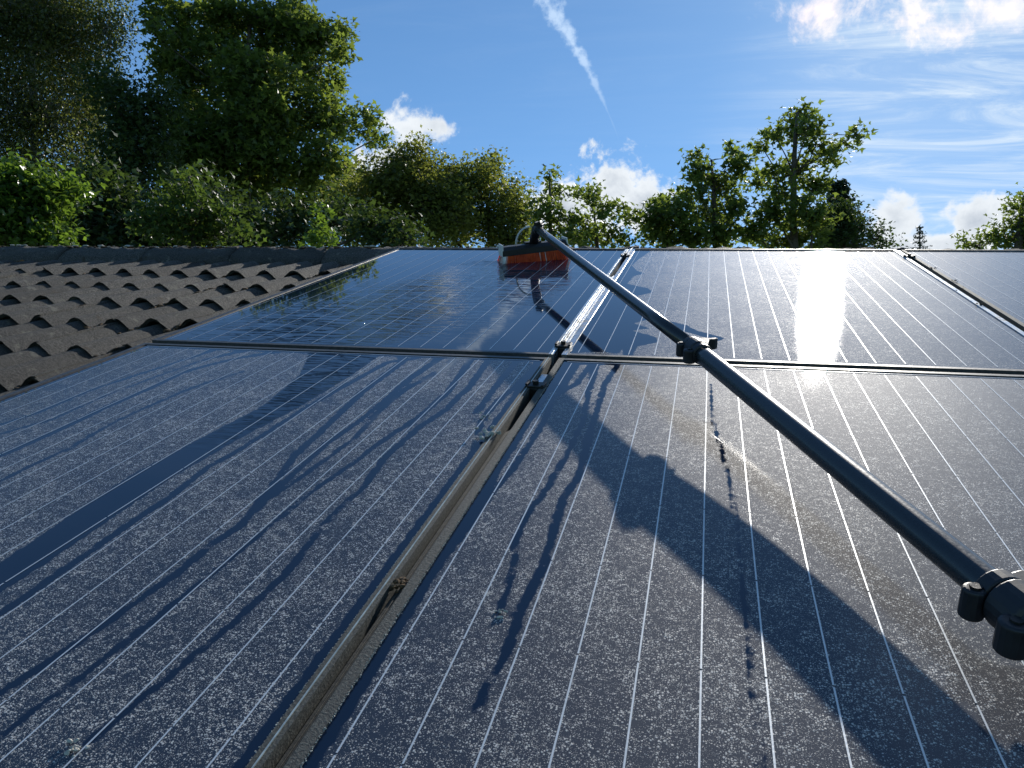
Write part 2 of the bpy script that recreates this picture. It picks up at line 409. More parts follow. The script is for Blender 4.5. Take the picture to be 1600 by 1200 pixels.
# parents sit at the origin, so child coordinates are world coordinates
def ridge_tile_mesh(s):
    r = random.Random(s); L = .47; ns, nl = 16, 14; vs = []; fs = []
    for rr in (1, 0):
        for i in range(nl+1):
            x = L*i/nl
            for k in range(ns+1):
                t = math.pi*(k/ns)
                lump = (r.random()**2)*.016 if .3 < k/ns < .75 and rr else (r.random()-.5)*.008
                rad = (.128 if rr else .112)+lump*rr
                vs.append((x, rad*math.cos(t)*1.05, rad*math.sin(t)*.92))
    N = (nl+1)*(ns+1)
    for i in range(nl):
        for k in range(ns):
            a = i*(ns+1)+k; fs.append((a, a+ns+1, a+ns+2, a+1)); fs.append((N+a+1, N+a+ns+2, N+a+ns+1, N+a))
    for k in range(ns):
        fs.append((k, k+1, N+k+1, N+k)); a = nl*(ns+1)+k; fs.append((a+1, a, N+a, N+a+1))
    for i in range(nl):
        for a in (i*(ns+1), i*(ns+1)+ns): fs.append((a, a+ns+1, N+a+ns+1, N+a))
    mb = MB().add(vs, fs); return mb.mesh('ridge_tile', M['tile'], True)
RM = [ridge_tile_mesh(s) for s in range(4)]
rc = P(0, 3.36, -.165)
for k in range(23):
    o = link('ridge_tile', RM[k % 4], roof); o.location = (UL+.03+k*.475, rc.y, rc.z+random.uniform(-.003, .004)); o.rotation_euler = (0, random.uniform(-.01, .01), 0)
# moss lumps lodged along the troughs, one mass nobody could count
def lumps(spots, name, material, parent, kind='stuff'):
    vs = []; fs = []
    ico = [(0, 0, 1), (.89, 0, .45), (.28, .85, .45), (-.72, .53, .45), (-.72, -.53, .45), (.28, -.85, .45),
           (.72, .53, -.45), (-.28, .85, -.45), (-.89, 0, -.45), (-.28, -.85, -.45), (.72, -.53, -.45)]
    icf = [(0, 1, 2), (0, 2, 3), (0, 3, 4), (0, 4, 5), (0, 5, 1), (1, 6, 2), (2, 7, 3), (3, 8, 4), (4, 9, 5), (5, 10, 1), (2, 6, 7), (3, 7, 8), (4, 8, 9), (5, 9, 10), (1, 10, 6)]
    for (p, r, sq) in spots:
        b = len(vs)
        for q in ico:
            k = r*random.uniform(.65, 1.3); vs.append((p[0]+q[0]*k*sq, p[1]+q[1]*k, p[2]+q[2]*k*.7))
        fs += [tuple(b+i for i in t) for t in icf]
    mb = MB(); mb.v = vs; mb.f = fs
    return mb.build(name, material, parent, kind=kind)
sp_ = []; so_ = []
for _ in range(1500):
    row = random.randrange(-1, 13); v = VR0-.293*row+random.uniform(-.02, .26); k = random.choice([q for q in range(-16, 10) if q % 2 or random.random() < .35])
    u = U0+(k+.5)*PW+random.uniform(-.016, .016)
    if not (-4.6 < u < -1.25 and v < 3.2): continue
    fr = (v-(VR0-.293*row))/.36; base = -.125+.020*(1-fr)
    for _ in range(random.randrange(4, 13)):
        q = P(u+random.gauss(0, .010), v+random.gauss(0, .05), base+.007)
        (so_ if random.random() < .05 else sp_).append((q, random.uniform(.005, .015), 1.2))
for (u, v) in ((-1.86, 2.10), (-1.62, 1.72), (-2.3, 2.35), (-2.0, 1.80)):
    for _ in range(40):
        so_.append((P(u+random.gauss(0, .02), v+random.gauss(0, .03), -.112+random.uniform(0, .012)), random.uniform(.004, .009), 1.3))
for _ in range(900):
    x = random.uniform(-5.8, -.8); t = random.uniform(.9, 2.1)
    sp_.append((Vector((x, rc.y+.135*math.cos(t)*1.05, rc.z+.135*math.sin(t)*.92)), random.uniform(.004, .009), 2.0))
lumps(sp_, 'moss', M['moss'], roof); 
lumps(so_, 'orange_moss', M['moss_orange'], roof)
li_ = [(Vector((random.uniform(-5.8, -.8), rc.y+random.uniform(-.05, .02), rc.z+.124)), random.uniform(.004, .009), 2.2) for _ in range(260)]
lumps(li_, 'lichen', M['lichen'], roof)

# ---------------------------------------------------------------- solar panels
ST = {'L': [[(-0.736, 1.495, 0.0837),(-0.703, 1.323, 0.0528),(-0.693, 1.134, 0.0333),(-0.708, 1.008, 0.0305),(-0.722, 0.834, 0.0311),(-0.708, 0.606, 0.0269),(-0.714, 0.475, 0.0293),(-0.71, 0.342, 0.0253)], [(-0.569, 1.456, 0.0079),(-0.616, 1.421, 0.0079),(-0.637, 1.243, 0.0071),(-0.647, 1.121, 0.0055),(-0.655, 0.925, 0.0057),(-0.663, 0.879, 0.0055),(-0.653, 0.778, 0.0066),(-0.654, 0.706, 0.0062),(-0.65, 0.519, 0.0057)], [(-0.605, 1.471, 0.0108),(-0.587, 1.425, 0.0091),(-0.587, 1.239, 0.0081),(-0.574, 1.091, 0.0063),(-0.566, 1.004, 0.0069),(-0.562, 0.941, 0.0065),(-0.545, 0.867, 0.0052),(-0.528, 0.778, 0.0064),(-0.518, 0.727, 0.0068),(-0.526, 0.683, 0.0058),(-0.525, 0.618, 0.0054),(-0.537, 0.516, 0.0054),(-0.551, 0.423, 0.0053)], [(-0.522, 1.482, 0.0107),(-0.522, 1.434, 0.0091),(-0.531, 1.31, 0.0084),(-0.527, 1.204, 0.0067),(-0.528, 1.081, 0.0062),(-0.537, 0.993, 0.0058),(-0.531, 0.889, 0.0053),(-0.53, 0.825, 0.0058),(-0.522, 0.769, 0.0063)], [(-0.489, 1.487, 0.0106),(-0.485, 1.411, 0.0089),(-0.515, 1.249, 0.0058),(-0.515, 1.142, 0.0054),(-0.504, 1.014, 0.0049),(-0.512, 0.899, 0.0044),(-0.522, 0.807, 0.0049)], [(-0.456, 1.491, 0.0079),(-0.433, 1.251, 0.0068),(-0.439, 1.125, 0.0062),(-0.458, 1.006, 0.0057),(-0.467, 0.913, 0.0044),(-0.48, 0.822, 0.0041),(-0.482, 0.728, 0.0045),(-0.486, 0.667, 0.0042),(-0.488, 0.625, 0.0047),(-0.499, 0.471, 0.0045),(-0.51, 0.383, 0.004)], [(-0.418, 1.476, 0.0078),(-0.402, 1.274, 0.0068),(-0.407, 1.244, 0.0067),(-0.406, 1.168, 0.0064),(-0.423, 1.071, 0.006),(-0.429, 0.949, 0.0063),(-0.418, 0.856, 0.005),(-0.422, 0.787, 0.0047),(-0.421, 0.737, 0.0044),(-0.411, 0.649, 0.0054),(-0.415, 0.56, 0.0042),(-0.422, 0.496, 0.0045),(-0.431, 0.437, 0.0047),(-0.438, 0.389, 0.0043)], [(-0.365, 1.484, 0.009),(-0.358, 1.456, 0.0076),(-0.358, 1.343, 0.0071),(-0.355, 1.223, 0.0065),(-0.354, 1.151, 0.0062)], [(-0.314, 1.49, 0.0102),(-0.312, 1.4, 0.0085),(-0.321, 1.301, 0.0068),(-0.333, 1.227, 0.0065),(-0.335, 1.123, 0.0061),(-0.323, 1.057, 0.0048)], [(-1.044, 1.455, 0.0117),(-1.045, 1.433, 0.0058),(-1.081, 1.273, 0.0053),(-1.104, 1.162, 0.005),(-1.102, 1.04, 0.0058),(-1.116, 0.974, 0.0055)], [(-0.971, 1.464, 0.0145),(-1.013, 1.386, 0.0042),(-1.036, 1.253, 0.0039),(-1.051, 1.132, 0.0036),(-1.048, 1.01, 0.0044),(-1.079, 0.939, 0.0043)], [(-0.893, 1.464, 0.0142),(-0.949, 1.405, 0.007),(-0.983, 1.342, 0.0081),(-1.001, 1.284, 0.0079),(-0.996, 1.193, 0.0075),(-1.002, 1.089, 0.0081),(-0.997, 0.981, 0.0075),(-0.997, 0.93, 0.0083),(-1.0, 0.862, 0.0079)], [(-0.881, 1.319, 0.0039),(-0.917, 1.205, 0.0049),(-0.93, 1.08, 0.0045),(-0.931, 1.004, 0.0043),(-0.917, 0.906, 0.005),(-0.922, 0.828, 0.0047),(-0.921, 0.784, 0.0045)]], 'R': [[(-0.205, 1.496, 0.01),(-0.217, 1.332, 0.0079),(-0.243, 1.254, 0.0065),(-0.235, 1.128, 0.0069),(-0.238, 1.008, 0.0063),(-0.241, 0.939, 0.0068),(-0.25, 0.858, 0.0063),(-0.252, 0.78, 0.0059),(-0.257, 0.712, 0.0061),(-0.262, 0.629, 0.0062),(-0.265, 0.555, 0.0068)], [(-0.199, 1.496, 0.0088),(-0.189, 1.298, 0.0077),(-0.176, 1.137, 0.0059),(-0.178, 1.006, 0.0062),(-0.182, 0.908, 0.0073),(-0.193, 0.807, 0.0059),(-0.192, 0.753, 0.0063),(-0.181, 0.706, 0.0059),(-0.176, 0.646, 0.0055),(-0.173, 0.613, 0.0047)], [(-0.155, 1.502, 0.0075),(-0.157, 1.465, 0.0073),(-0.166, 1.339, 0.0079),(-0.16, 1.169, 0.007),(-0.155, 1.034, 0.0081),(-0.149, 0.934, 0.0074),(-0.158, 0.865, 0.0077),(-0.154, 0.782, 0.0071),(-0.15, 0.705, 0.0072),(-0.156, 0.627, 0.0072),(-0.153, 0.568, 0.0066),(-0.159, 0.503, 0.0061),(-0.158, 0.481, 0.0044)], [(0.017, 1.366, 0.0033),(0.022, 1.169, 0.0038),(0.031, 1.078, 0.0044),(0.042, 0.957, 0.0048),(0.047, 0.851, 0.0043),(0.046, 0.762, 0.0039),(0.049, 0.69, 0.0042),(0.052, 0.632, 0.0044),(0.051, 0.587, 0.0042),(0.053, 0.528, 0.0043),(0.054, 0.494, 0.0041),(0.053, 0.452, 0.0038)], [(-0.254, 1.443, 0.0319),(-0.247, 1.367, 0.021),(-0.245, 1.29, 0.0155)], [(-0.179, 1.49, 0.0372),(-0.234, 1.473, 0.0249)]], 'P': [(-0.202, 3.028),(-0.232, 2.818),(-0.243, 2.673),(-0.217, 2.57),(-0.189, 2.522),(-0.218, 2.46),(-0.225, 2.337),(-0.193, 2.298),(-0.16, 2.27),(-0.141, 2.204),(-0.177, 2.154),(-0.181, 2.1),(-0.153, 1.988),(-0.121, 1.916),(-0.076, 1.851),(-0.037, 1.815),(-0.011, 1.762),(0.017, 1.735),(0.048, 1.704),(0.034, 1.675),(-0.029, 1.741),(-0.068, 1.78),(-0.132, 1.858),(-0.159, 1.821),(-0.138, 1.797),(-0.118, 1.774),(-0.155, 1.745),(-0.117, 1.713),(-0.096, 1.686),(-0.092, 1.648),(-0.131, 1.61),(-0.134, 1.563),(-0.136, 1.529),(-0.154, 1.526),(-0.16, 1.586),(-0.164, 1.545),(-0.2, 1.555),(-0.277, 1.535),(-0.342, 3.024)]}
def segdist(Ux, Vx, line):
    best = np.full(Ux.shape, 9.0)
    for (a, b) in zip(line[:-1], line[1:]):
        dx, dy = b[0]-a[0], b[1]-a[1]; L2 = dx*dx+dy*dy+1e-12
        t = np.clip(((Ux-a[0])*dx+(Vx-a[1])*dy)/L2, 0, 1)
        d = np.hypot(Ux-a[0]-t*dx, Vx-a[1]-t*dy)-(a[2]+(b[2]-a[2])*t)
        best = np.minimum(best, d)
    return best
def polysd(Ux, Vx, poly):
    ins = np.zeros(Ux.shape, bool); best = np.full(Ux.shape, 9.0); n = len(poly)
    for i in range(n):
        (x1, y1), (x2, y2) = poly[i], poly[(i+1) % n]
        c_ = ((y1 > Vx) != (y2 > Vx)) & (Ux < (x2-x1)*(Vx-y1)/((y2-y1) or 1e-9)+x1); ins ^= c_
        dx, dy = x2-x1, y2-y1; t = np.clip(((Ux-x1)*dx+(Vx-y1)*dy)/(dx*dx+dy*dy+1e-12), 0, 1)
        best = np.minimum(best, np.hypot(Ux-x1-t*dx, Vx-y1-t*dy))
    return np.where(ins, -best, best)
GAPC = (-.285, .668)
PU = [(-1.240, -.293), (-.277, .660), (.676, 1.613)]
PV = [(-.055, 1.491), (1.516, 3.062)]
LIP = .011
PL = {(0, 0): 'dirty speckled solar panel nearest the camera on the left, with dark rinse streaks',
      (1, 0): 'speckled solar panel under the pole and its wide shadow, lower middle',
      (2, 0): 'solar panel in the near row, right of the dusty panel under the pole',
      (0, 1): 'freshly rinsed mirror clean solar panel holding the orange brush below the ridge',
      (1, 1): 'half rinsed dusty solar panel with the blinding sun glare, below the ridge',
      (2, 1): 'dusty solar panel at the far right beyond the dark gap, below the ridge'}
for (i, j), lab in PL.items():
    u0, u1 = PU[i]; v0, v1 = PV[j]
    t = thing('solar_panel', lab, 'solar panel', P(u0, v0), AL, 'solar panels on the roof')
    W_, H_ = u1-u0, v1-v0
    st = .0075 if i < 2 else .03
    nx, ny = int((W_-2*LIP)/st), int((H_-2*LIP)/st)
    xs = np.linspace(LIP, W_-LIP, nx+1); ys = np.linspace(LIP, H_-LIP, ny+1)
    GX, GY = np.meshgrid(xs, ys); V = np.stack([GX.ravel(), GY.ravel(), np.zeros(GX.size)], 1)
    a = (np.arange(ny)[:, None]*(nx+1)+np.arange(nx)[None, :]).ravel()
    F = np.stack([a, a+1, a+nx+2, a+nx+1], 1)
    me = fast_mesh('glass', V, F, M['glass'])
    Ux = V[:, 0]+u0; Vx = V[:, 1]+v0
    d = np.full(len(V), .03)
    rp = np.zeros(len(V)); fine = np.full(len(V), 1.0 if j else 0.0); dirt = np.ones(len(V))
    if (i, j) == (0, 1):
        d[:] = -.03
        cx = -.62-.30*(2.45-Vx); rp = np.exp(-((Ux-cx)/.16)**2)*np.clip((2.62-Vx)/.15, 0, 1)*np.clip((Vx-1.5)/.2, 0, 1)
        rp = np.maximum(rp, .8*np.exp(-((Ux+.66)/.12)**2-((Vx-2.62)/.12)**2))
    if (i, j) == (1, 1): d = np.minimum(polysd(Ux, Vx, ST['P']), d); dirt[:] = .50
    if (i, j) == (2, 1): dirt[:] = .45
    if (i, j) == (0, 0):
        for l in ST['L']: d = np.minimum(d, segdist(Ux, Vx, l))
        d = np.minimum(d, np.abs(u1-LIP-Ux)-.012)
        d = np.minimum(d, (v1-LIP-Vx)-.018); d = np.minimum(d, (Ux-u0-LIP)-.02)
        bw = np.clip(segdist(Ux, Vx, ST['L'][0])/-.006, 0, 1); rp = bw*.35*np.clip((Vx-.9)/.5, 0, 1)
        dirt = .55+.45*np.clip((Ux+1.24)/.25, 0, 1)
    if (i, j) == (1, 0):
        for l in ST['R']: d = np.minimum(d, segdist(Ux, Vx, [(a_, b_, c_*.78) for a_, b_, c_ in l]))
        d = np.minimum(d, np.abs(Ux-u0-LIP)-.012)
        dirt[:] = .88
    for nm, arr in (('rinsed', np.clip(d, -.03, .03)), ('ripple', rp), ('fine', fine), ('dirt', dirt)):
        at_ = me.attributes.new(nm, 'FLOAT', 'POINT'); at_.data.foreach_set('value', arr.astype(np.float32))
    link('glass', me, t)
    # busbars: eighteen thin ribbons, notched at every cell edge
    bm_ = MB(); nc = 10; cl = (H_-2*LIP-.03)/nc
    for c_ in range(nc):
        y0 = LIP+.015+c_*cl+.0012; y1 = y0+cl-.0024
        bm_.add([(-.0008, y0, .0004), (.0008, y0, .0004), (.0008, y1, .0004), (-.0008, y1, .0004)], [(0, 1, 2, 3)])
    bme = bm_.mesh('busbar', M['busbar'])
    for k in range(18):
        o = link('busbar', bme, t); o.location = (.030+.0516*k, 0, 0)
    fm = M['frame_clean'] if j else M['frame_grimy']
    if i == 2: fm = M['frame_grimy']
    zt = .0025
    MB().box(0, LIP, 0, H_, -.038, zt).build('frame_bar', M['frame_side'] if i == 0 else fm, t)
    MB().box(W_-LIP, W_, 0, H_, -.038, zt).build('frame_bar', fm, t)
    MB().box(LIP, W_-LIP, 0, LIP, -.038, zt-.0004).build('frame_bar', M['frame_side'], t)
    MB().box(LIP, W_-LIP, H_-LIP, H_, -.038, zt-.0004+(.002 if j else 0)).build('frame_bar', M['frame_side'], t)
    MB().add([(.02, H_-LIP-.009, .0007), (W_-.02, H_-LIP-.009, .0007), (W_-.02, H_-LIP-.0068, .0007), (.02, H_-LIP-.0068, .0007)], [(0, 1, 2, 3)]).build('cross_ribbon', M['busbar'], t)
    if i == 0: MB().box(W_-.0058, W_-.0046, .002, H_-.002, zt+.0002, zt+.0012).build('frame_ridge', M['ridge_bright'], t)
    MB().box(LIP+.002, W_-LIP-.002, LIP+.002, H_-LIP-.002, -.008, -.002).build('back_sheet', M['black_plastic'], t)

# strips and clamps in the gaps
def strip(c, v0, v1, h, m, name, label, cat, ridge=True):
    t = MB(); w2 = .0068
    t.box(-w2+(.0042 if ridge and v0 < 0 else 0), w2, 0, v1-v0, -.010, 0)
    if ridge:
        t.box(w2-.004, w2-.003, 0, v1-v0, .0003, .002); t.box(.001, .0022, 0, v1-v0, .0003, .0018); t.box(w2-.0015, w2, 0, v1-v0, .0003, .0045)
    o = t.build(name, m, None, bevel=.0004); o.location = P(c, v0, h); o.rotation_euler = (AL, 0, 0)
    return setp(o, label, cat)
strip(-.285, -.05, 1.09, -.0045, M['strip_brown'], 'gap_strip', 'long brown grimy channel strip filling the near gap between two speckled panels', 'channel strip')
strip(-.285, 1.325, 1.385, -.001, M['frame_clean'], 'gap_strip', 'short bright metal plate in the gap just below the panel crossing', 'channel strip', False)
strip(-.285, 1.62, 2.46, -.002, M['frame_clean'], 'gap_strip', 'shiny aluminium strip in the upper gap that the pole crosses', 'channel strip')
strip(-.285, 2.90, 3.10, -.001, M['frame_clean'], 'gap_strip', 'short shiny strip end at the ridge between the rinsed and dusty panels', 'channel strip')
strip(.668, 2.93, 3.07, -.001, M['frame_clean'], 'gap_strip', 'short bright strip end at the top of the far right gap', 'channel strip', False)
def clamp_obj(u, v, label, big=1.0):
    t = thing('panel_clamp', label, 'clamp', P(u, v, 0), AL, 'clamps holding the panel edges')
    b = MB(); b.box(-.0165, .0165, -.014*big, .014*big, .0027, .0062); b.box(-.007, .007, -.016*big, .022*big, -.03, .0026)
    b.box(-.0175, -.012, -.010, .016, .0062, .0092); b.box(.012, .0175, -.014, .012, .0062, .0085)
    b.build('clamp_body', M['black_metal'], t, bevel=.001)
    MB().tube([(0, .001, .006), (0, .001, .0125)], .0058, 6).build('bolt', M['black_metal'], t)
clamp_obj(-.285, 1.302, 'black clamp below the panel crossing, beside the open slot')
clamp_obj(-.285, 1.585, 'black clamp just above the panel crossing at the foot of the shiny strip', 1.2)
clamp_obj(-.285, 2.875, 'small dark clamp near the ridge in the gap left of the dusty panel')
clamp_obj(.668, 2.90, 'dark clamp at the top of the far right gap')
# rails under the modules
for k, v in enumerate((.35, 1.2, 1.75, 2.75)):
    o = MB().box(-1.25, 1.62, -.018, .018, -.080, -.040).build('mounting_rail', M['black_metal'], None)
    o.location = P(0, v, 0); o.rotation_euler = (AL, 0, 0)
    setp(o, ['dark rail under the near panels, seen through the lower gap', 'dark rail under the open slot below the panel crossing', 'dark rail under the upper panels above the crossing', 'dark rail under the panels close to the ridge'][k], 'rail', 'rails under the panels')
for (ua, va, vb, n_) in ((-.277+LIP, -.04, 1.48, 900), (-.293-LIP, -.04, 1.1, 420)):
    sgn = 1 if ua > -.285 else -1
    l_ = [(Vector((sgn*abs(random.gauss(0, .0005)), random.uniform(va, vb), random.uniform(.0012, .0026))), random.uniform(.0003, .0007), 1.2) for _ in range(n_*2)]
    par = [o for o in COL.objects if o.name.startswith('solar_panel') and abs(o.location.y-P(0, PV[0][0]).y) < .01 and abs(o.location.x-(PU[1][0] if sgn > 0 else PU[0][0])) < .01][0]
    l_ = [(p+Vector((ua-par.location.x, -PV[0][0], 0)), r_, q_) for p, r_, q_ in l_]
    lumps(l_, 'edge_crust', M['lichen'], par)
# bits of debris
def debris(u, v, h, n, r, m, name, label, cat, sp=1.5):
    vs = [(Vector((random.gauss(0, r*sp), random.gauss(0, r*sp*1.2), abs(random.gauss(0, r*.6))+r*.3)), r*random.uniform(.35, .9), 1.2) for _ in range(n)]
    o = lumps(vs, name, m, None, kind=None); o.location = P(u, v, h); o.rotation_euler = (AL, 0, 0); setp(o, label, cat)
debris(-.305, 1.061, .002, 16, .0055, M['lichen'], 'moss_clump', 'grey moss clump on the left frame edge below the open slot', 'moss')
debris(-.284, .642, -.004, 22, .0042, M['moss'], 'moss_clump', 'dark crumbly moss lodged in the brown channel strip', 'moss')
debris(-.442, .385, 0, 14, .0026, M['lichen'], 'bird_dropping', 'pale dropping at the bottom left of the near panel', 'dropping')
debris(-.334, 1.136, 0, 8, .0030, M['lichen'], 'lichen_speck', 'small pale lump left of the open slot on the streaked panel', 'lichen')
debris(-.171, .614, 0, 9, .0022, M['lichen'], 'lichen_speck', 'small pale lump at the end of a rinse streak under the pole shadow', 'lichen')
for (u, v, s) in ((.668, 2.30, 'moss crumb lying inside the far right gap'), (.655, 2.1, 'moss crumb lowest on the left edge of the far right gap'), (.683, 2.42, 'moss crumb on the right edge of the far right gap, lower of two'), (.684, 2.65, 'moss crumb on the right edge of the far right gap, upper of two')):
    debris(u, v, .002, 7, .0032, M['moss'], 'moss_crumb', s, 'moss', 1.6)
for o in [o for o in COL.objects if o.name.startswith('moss_crumb')]: o['group'] = 'moss crumbs along the far right gap'

# ---------------------------------------------------------------- pole with brush
pole = thing('telescopic_brush_pole', 'long dark telescopic pole with an orange bristled wash brush at its far end', 'cleaning pole', P(.246, .636, 0), AL)
O = Vector((.246, .636, 0))
def q3(u, v, h): return Vector((u, v, h))-O
KP = [Vector((-.561, 2.646, .126)), Vector((-.300, 2.010, .100)), Vector((-.012, 1.326, .074)), Vector((.1223, 1.0039, .0555)), Vector((.2523, .6615, .045)), Vector((.447, .125, .030))]
def sect(a, b, r0, r1, label=None):
    pts = []; 
    for k in range(7): pts.append(a.lerp(b, k/6)-O)
    MB().tube(pts, [r0+(r1-r0)*k/6 for k in range(7)], 28).build('pole_section', M['pole'], pole, smooth=True)
sect(KP[0], KP[2], .0120, .0126)
cv_ = [KP[2]*((1-k/12)**2)+(KP[3]*2-(KP[2]+KP[4])*.5)*(2*(k/12)*(1-k/12))+KP[4]*((k/12)**2) for k in range(15)]
MB().tube([p-O for p in cv_], [.0150+.0008*k/12 for k in range(15)], 28).build('pole_section', M['pole'], pole, smooth=True); sect(KP[4], KP[5], .0160, .0165)
def clampset(c_, tdir, R0, scale=1.0):
    t = tdir.normalized(); o = Vector((0, 0, 1)); o = (o-t*o.dot(t)).normalized(); s = t.cross(o)
    if s.x < 0: s = -s
    Mx = Matrix((( s.x, t.x, o.x, c_.x-O.x), (s.y, t.y, o.y, c_.y-O.y), (s.z, t.z, o.z, c_.z-O.z), (0, 0, 0, 1)))
    k = R0
    b = MB()
    b.tube([Mx @ Vector((0, y*k, 0)) for y in (1.55, 1.45, .55, .45)], [1.05*k, 1.28*k, 1.32*k, 1.05*k], 24)
    b.tube([Mx @ Vector((0, y*k, 0)) for y in (.5, .3, -1.5, -1.8)], [1.0*k, 1.42*k, 1.45*k, 1.2*k], 24)
    b.tube([Mx @ Vector((0, y*k, 0)) for y in (-1.7, -1.75, -2.6, -2.7)], [1.0*k, 1.36*k, 1.30*k, 1.08*k], 24)
    for y, rr_ in ((1.0, .62), (-1.85, .78)):
        b.tube([Mx @ Vector((-1.4*k, y*k, z*k)) for z in (-1.15, -1.05, .5, .6)], [.8*rr_*k, rr_*k, rr_*k, .8*rr_*k], 16)
        b.box(-1.4*k, -.5*k, (y-rr_*.8)*k, (y+rr_*.8)*k, -.95*k, .45*k, Mx)
    cl = b.build('clamp', M['black_plastic'], pole, smooth=False, bevel=.10*k)
    lv = MB().prism([(.5*k, 1.5*k), (1.6*k, 1.75*k), (2.5*k, 1.35*k), (3.3*k, 1.45*k), (3.45*k, .9*k), (2.9*k, .55*k), (2.2*k, .7*k), (1.7*k, -.2*k), (1.3*k, -1.1*k), (.9*k, -.4*k), (.6*k, .6*k)], -.5*k, .9*k, Mx)
    lv.build('lever', M['black_plastic'], cl, bevel=.12*k)
    for y in (1.0, -1.85):
        MB().tube([Mx @ Vector((-1.4*k, y*k, .3*k)), Mx @ Vector((-1.4*k, y*k, .72*k))], .30*k, 10).build('bolt', M['black_metal'], cl)
clampset(KP[2], KP[1]-KP[2], .0135)
clampset(KP[4]+(KP[3]-KP[4])*-.055, KP[3]-KP[4], .0165)
# head joint
tip = KP[0]; td = (KP[0]-KP[1]).normalized()
b = MB()
b.tube([q3(*(tip-td*.03)), q3(*(tip-td*.028)), q3(*(tip+td*.012)), q3(*(tip+td*.014))], [.012, .0165, .0170, .010], 20)
b.box(-.012, .016, -.03, .012, .012, .024, Matrix.Translation(tip-O) @ Matrix.Rotation(.3, 4, 'Y'))
b.box(.010, .026, -.035, .0, .014, .022, Matrix.Translation(tip-O) @ Matrix.Rotation(-.4, 4, 'Y'))
hj = b.build('head_clamp', M['black_plastic'], pole, bevel=.0012)
bc = Vector((-.604, 2.779, 0)); e1 = Vector((.217, .116, 0)).normalized(); e2 = Vector((-e1.y, e1.x, 0))
b = MB()
nk = [tip+Vector((-.004, .0, .004)), tip+Vector((-.012, .02, -.02)), bc+Vector((.005, -.02, .085)), bc+Vector((.004, -.004, .058))]
b.tube([p-O for p in nk], [.015, .0165, .0155, .019], 14)
b.build('gooseneck', M['black_plastic'], pole, smooth=True)
BM = Matrix.Translation(bc-O) @ Matrix(((e1.x, e2.x, 0, 0), (e1.y, e2.y, 0, 0), (0, 0, 1, 0), (0, 0, 0, 1))) @ Matrix.Rotation(R(-3.2), 4, 'Y')
b = MB(); b.prism([(-.032, .030), (.030, .030), (.026, .056), (.010, .062), (-.022, .062), (-.030, .050)], -.122, .122,
                  BM @ Matrix(((0, 0, 1, 0), (1, 0, 0, 0), (0, 1, 0, 0), (0, 0, 0, 1))))
b.box(-.03, .03, -.012, .018, .062, .068, BM)
blk = b.build('brush_block', M['black_plastic'], pole, bevel=.0015)
for s in (-1, 1):
    MB().box(.1225*s-.0025, .1225*s+.0025, -.030, .028, .022, .064, BM @ Matrix.Rotation(R(-3*s), 4, 'Y')).build('end_strip', M['white_plastic'], blk, bevel=.001)
br = MB(); bw_ = MB()
for k in range(62):
    x = -.119+.238*k/61
    for y in (-.030, -.021, -.010, .002, .014, .026):
        for _ in range(2):
            xx = x+random.gauss(0, .0007); sx = (xx/.12)**3*.010+random.gauss(0, .0012); sy = y*.35+random.gauss(0, .0015)
            top = BM @ Vector((xx, y, .031)); bot = BM @ Vector((xx+sx, y+sy, .001)); top.z = top.z; bot.z = .0006
            (bw_ if (abs(x) > .108 and random.random() < .7) or random.random() < .03 else br).tube([top, bot], [.0014, .0010], 4)
br.build('bristles', M['orange'], pole, kind='stuff'); bw_.build('pale_bristles', M['white_plastic'], pole, kind='stuff')
hp = []
for k in range(13):
    t = k/12; a = math.pi*.52*t
    hp.append(bc+e1*(-.018-.052*math.sin(a))+e2*(-.015)+Vector((0, 0, .060+.058*math.cos(a)+.004)))
MB().tube([p-O for p in hp], .0032, 8).build('hose', M['hose'], pole, smooth=True)

# ---------------------------------------------------------------- trees
LEAF = np.array([(0, 0, 0), (-.46, .36, .06), (-.17, .46, 0), (0, 1.0, -.12), (.17, .46, 0), (.46, .36, .06)], float)
LEAFF = np.array([(0, 2, 1), (0, 4, 2), (2, 4, 3), (0, 5, 4)])
OVAL = np.array([(0, 0, 0), (-.27, .45, .05), (0, 1.0, -.08), (.27, .45, .05)], float)
OVALF = np.array([(0, 2, 1), (0, 3, 2)])
def leaves(name, centers, per, sig, size, material, parent, shape='maple', droop=.0, up=.5):
    base, ff = (LEAF, LEAFF) if shape == 'maple' else (OVAL, OVALF)
    n = len(centers)*per; c = np.repeat(np.array(centers), per, 0)
    r = rng.normal(size=(n, 3)); c = c+r*np.array(sig)
    nz = rng.normal(size=(n, 3)); nz[:, 2] = np.abs(nz[:, 2])+up; nz /= np.linalg.norm(nz, axis=1)[:, None]
    d = rng.normal(size=(n, 3)); d[:, 2] -= droop; d -= (d*nz).sum(1)[:, None]*nz; d /= np.linalg.norm(d, axis=1)[:, None]
    s = np.cross(d, nz); sz = size*rng.uniform(.6, 1.2, n)
    V = c[:, None, :]+sz[:, None, None]*(base[None, :, 0:1]*s[:, None, :]+base[None, :, 1:2]*d[:, None, :]+base[None, :, 2:3]*nz[:, None, :])
    k = len(base); F = (np.arange(n)[:, None, None]*k+ff[None]).reshape(-1, 3)
    me = fast_mesh(name, V.reshape(-1, 3), F, material)
    a = me.attributes.new('rnd', 'FLOAT', 'POINT'); a.data.foreach_set('value', np.repeat(rng.random(n), k).astype(np.float32))
    return link(name, me, parent)
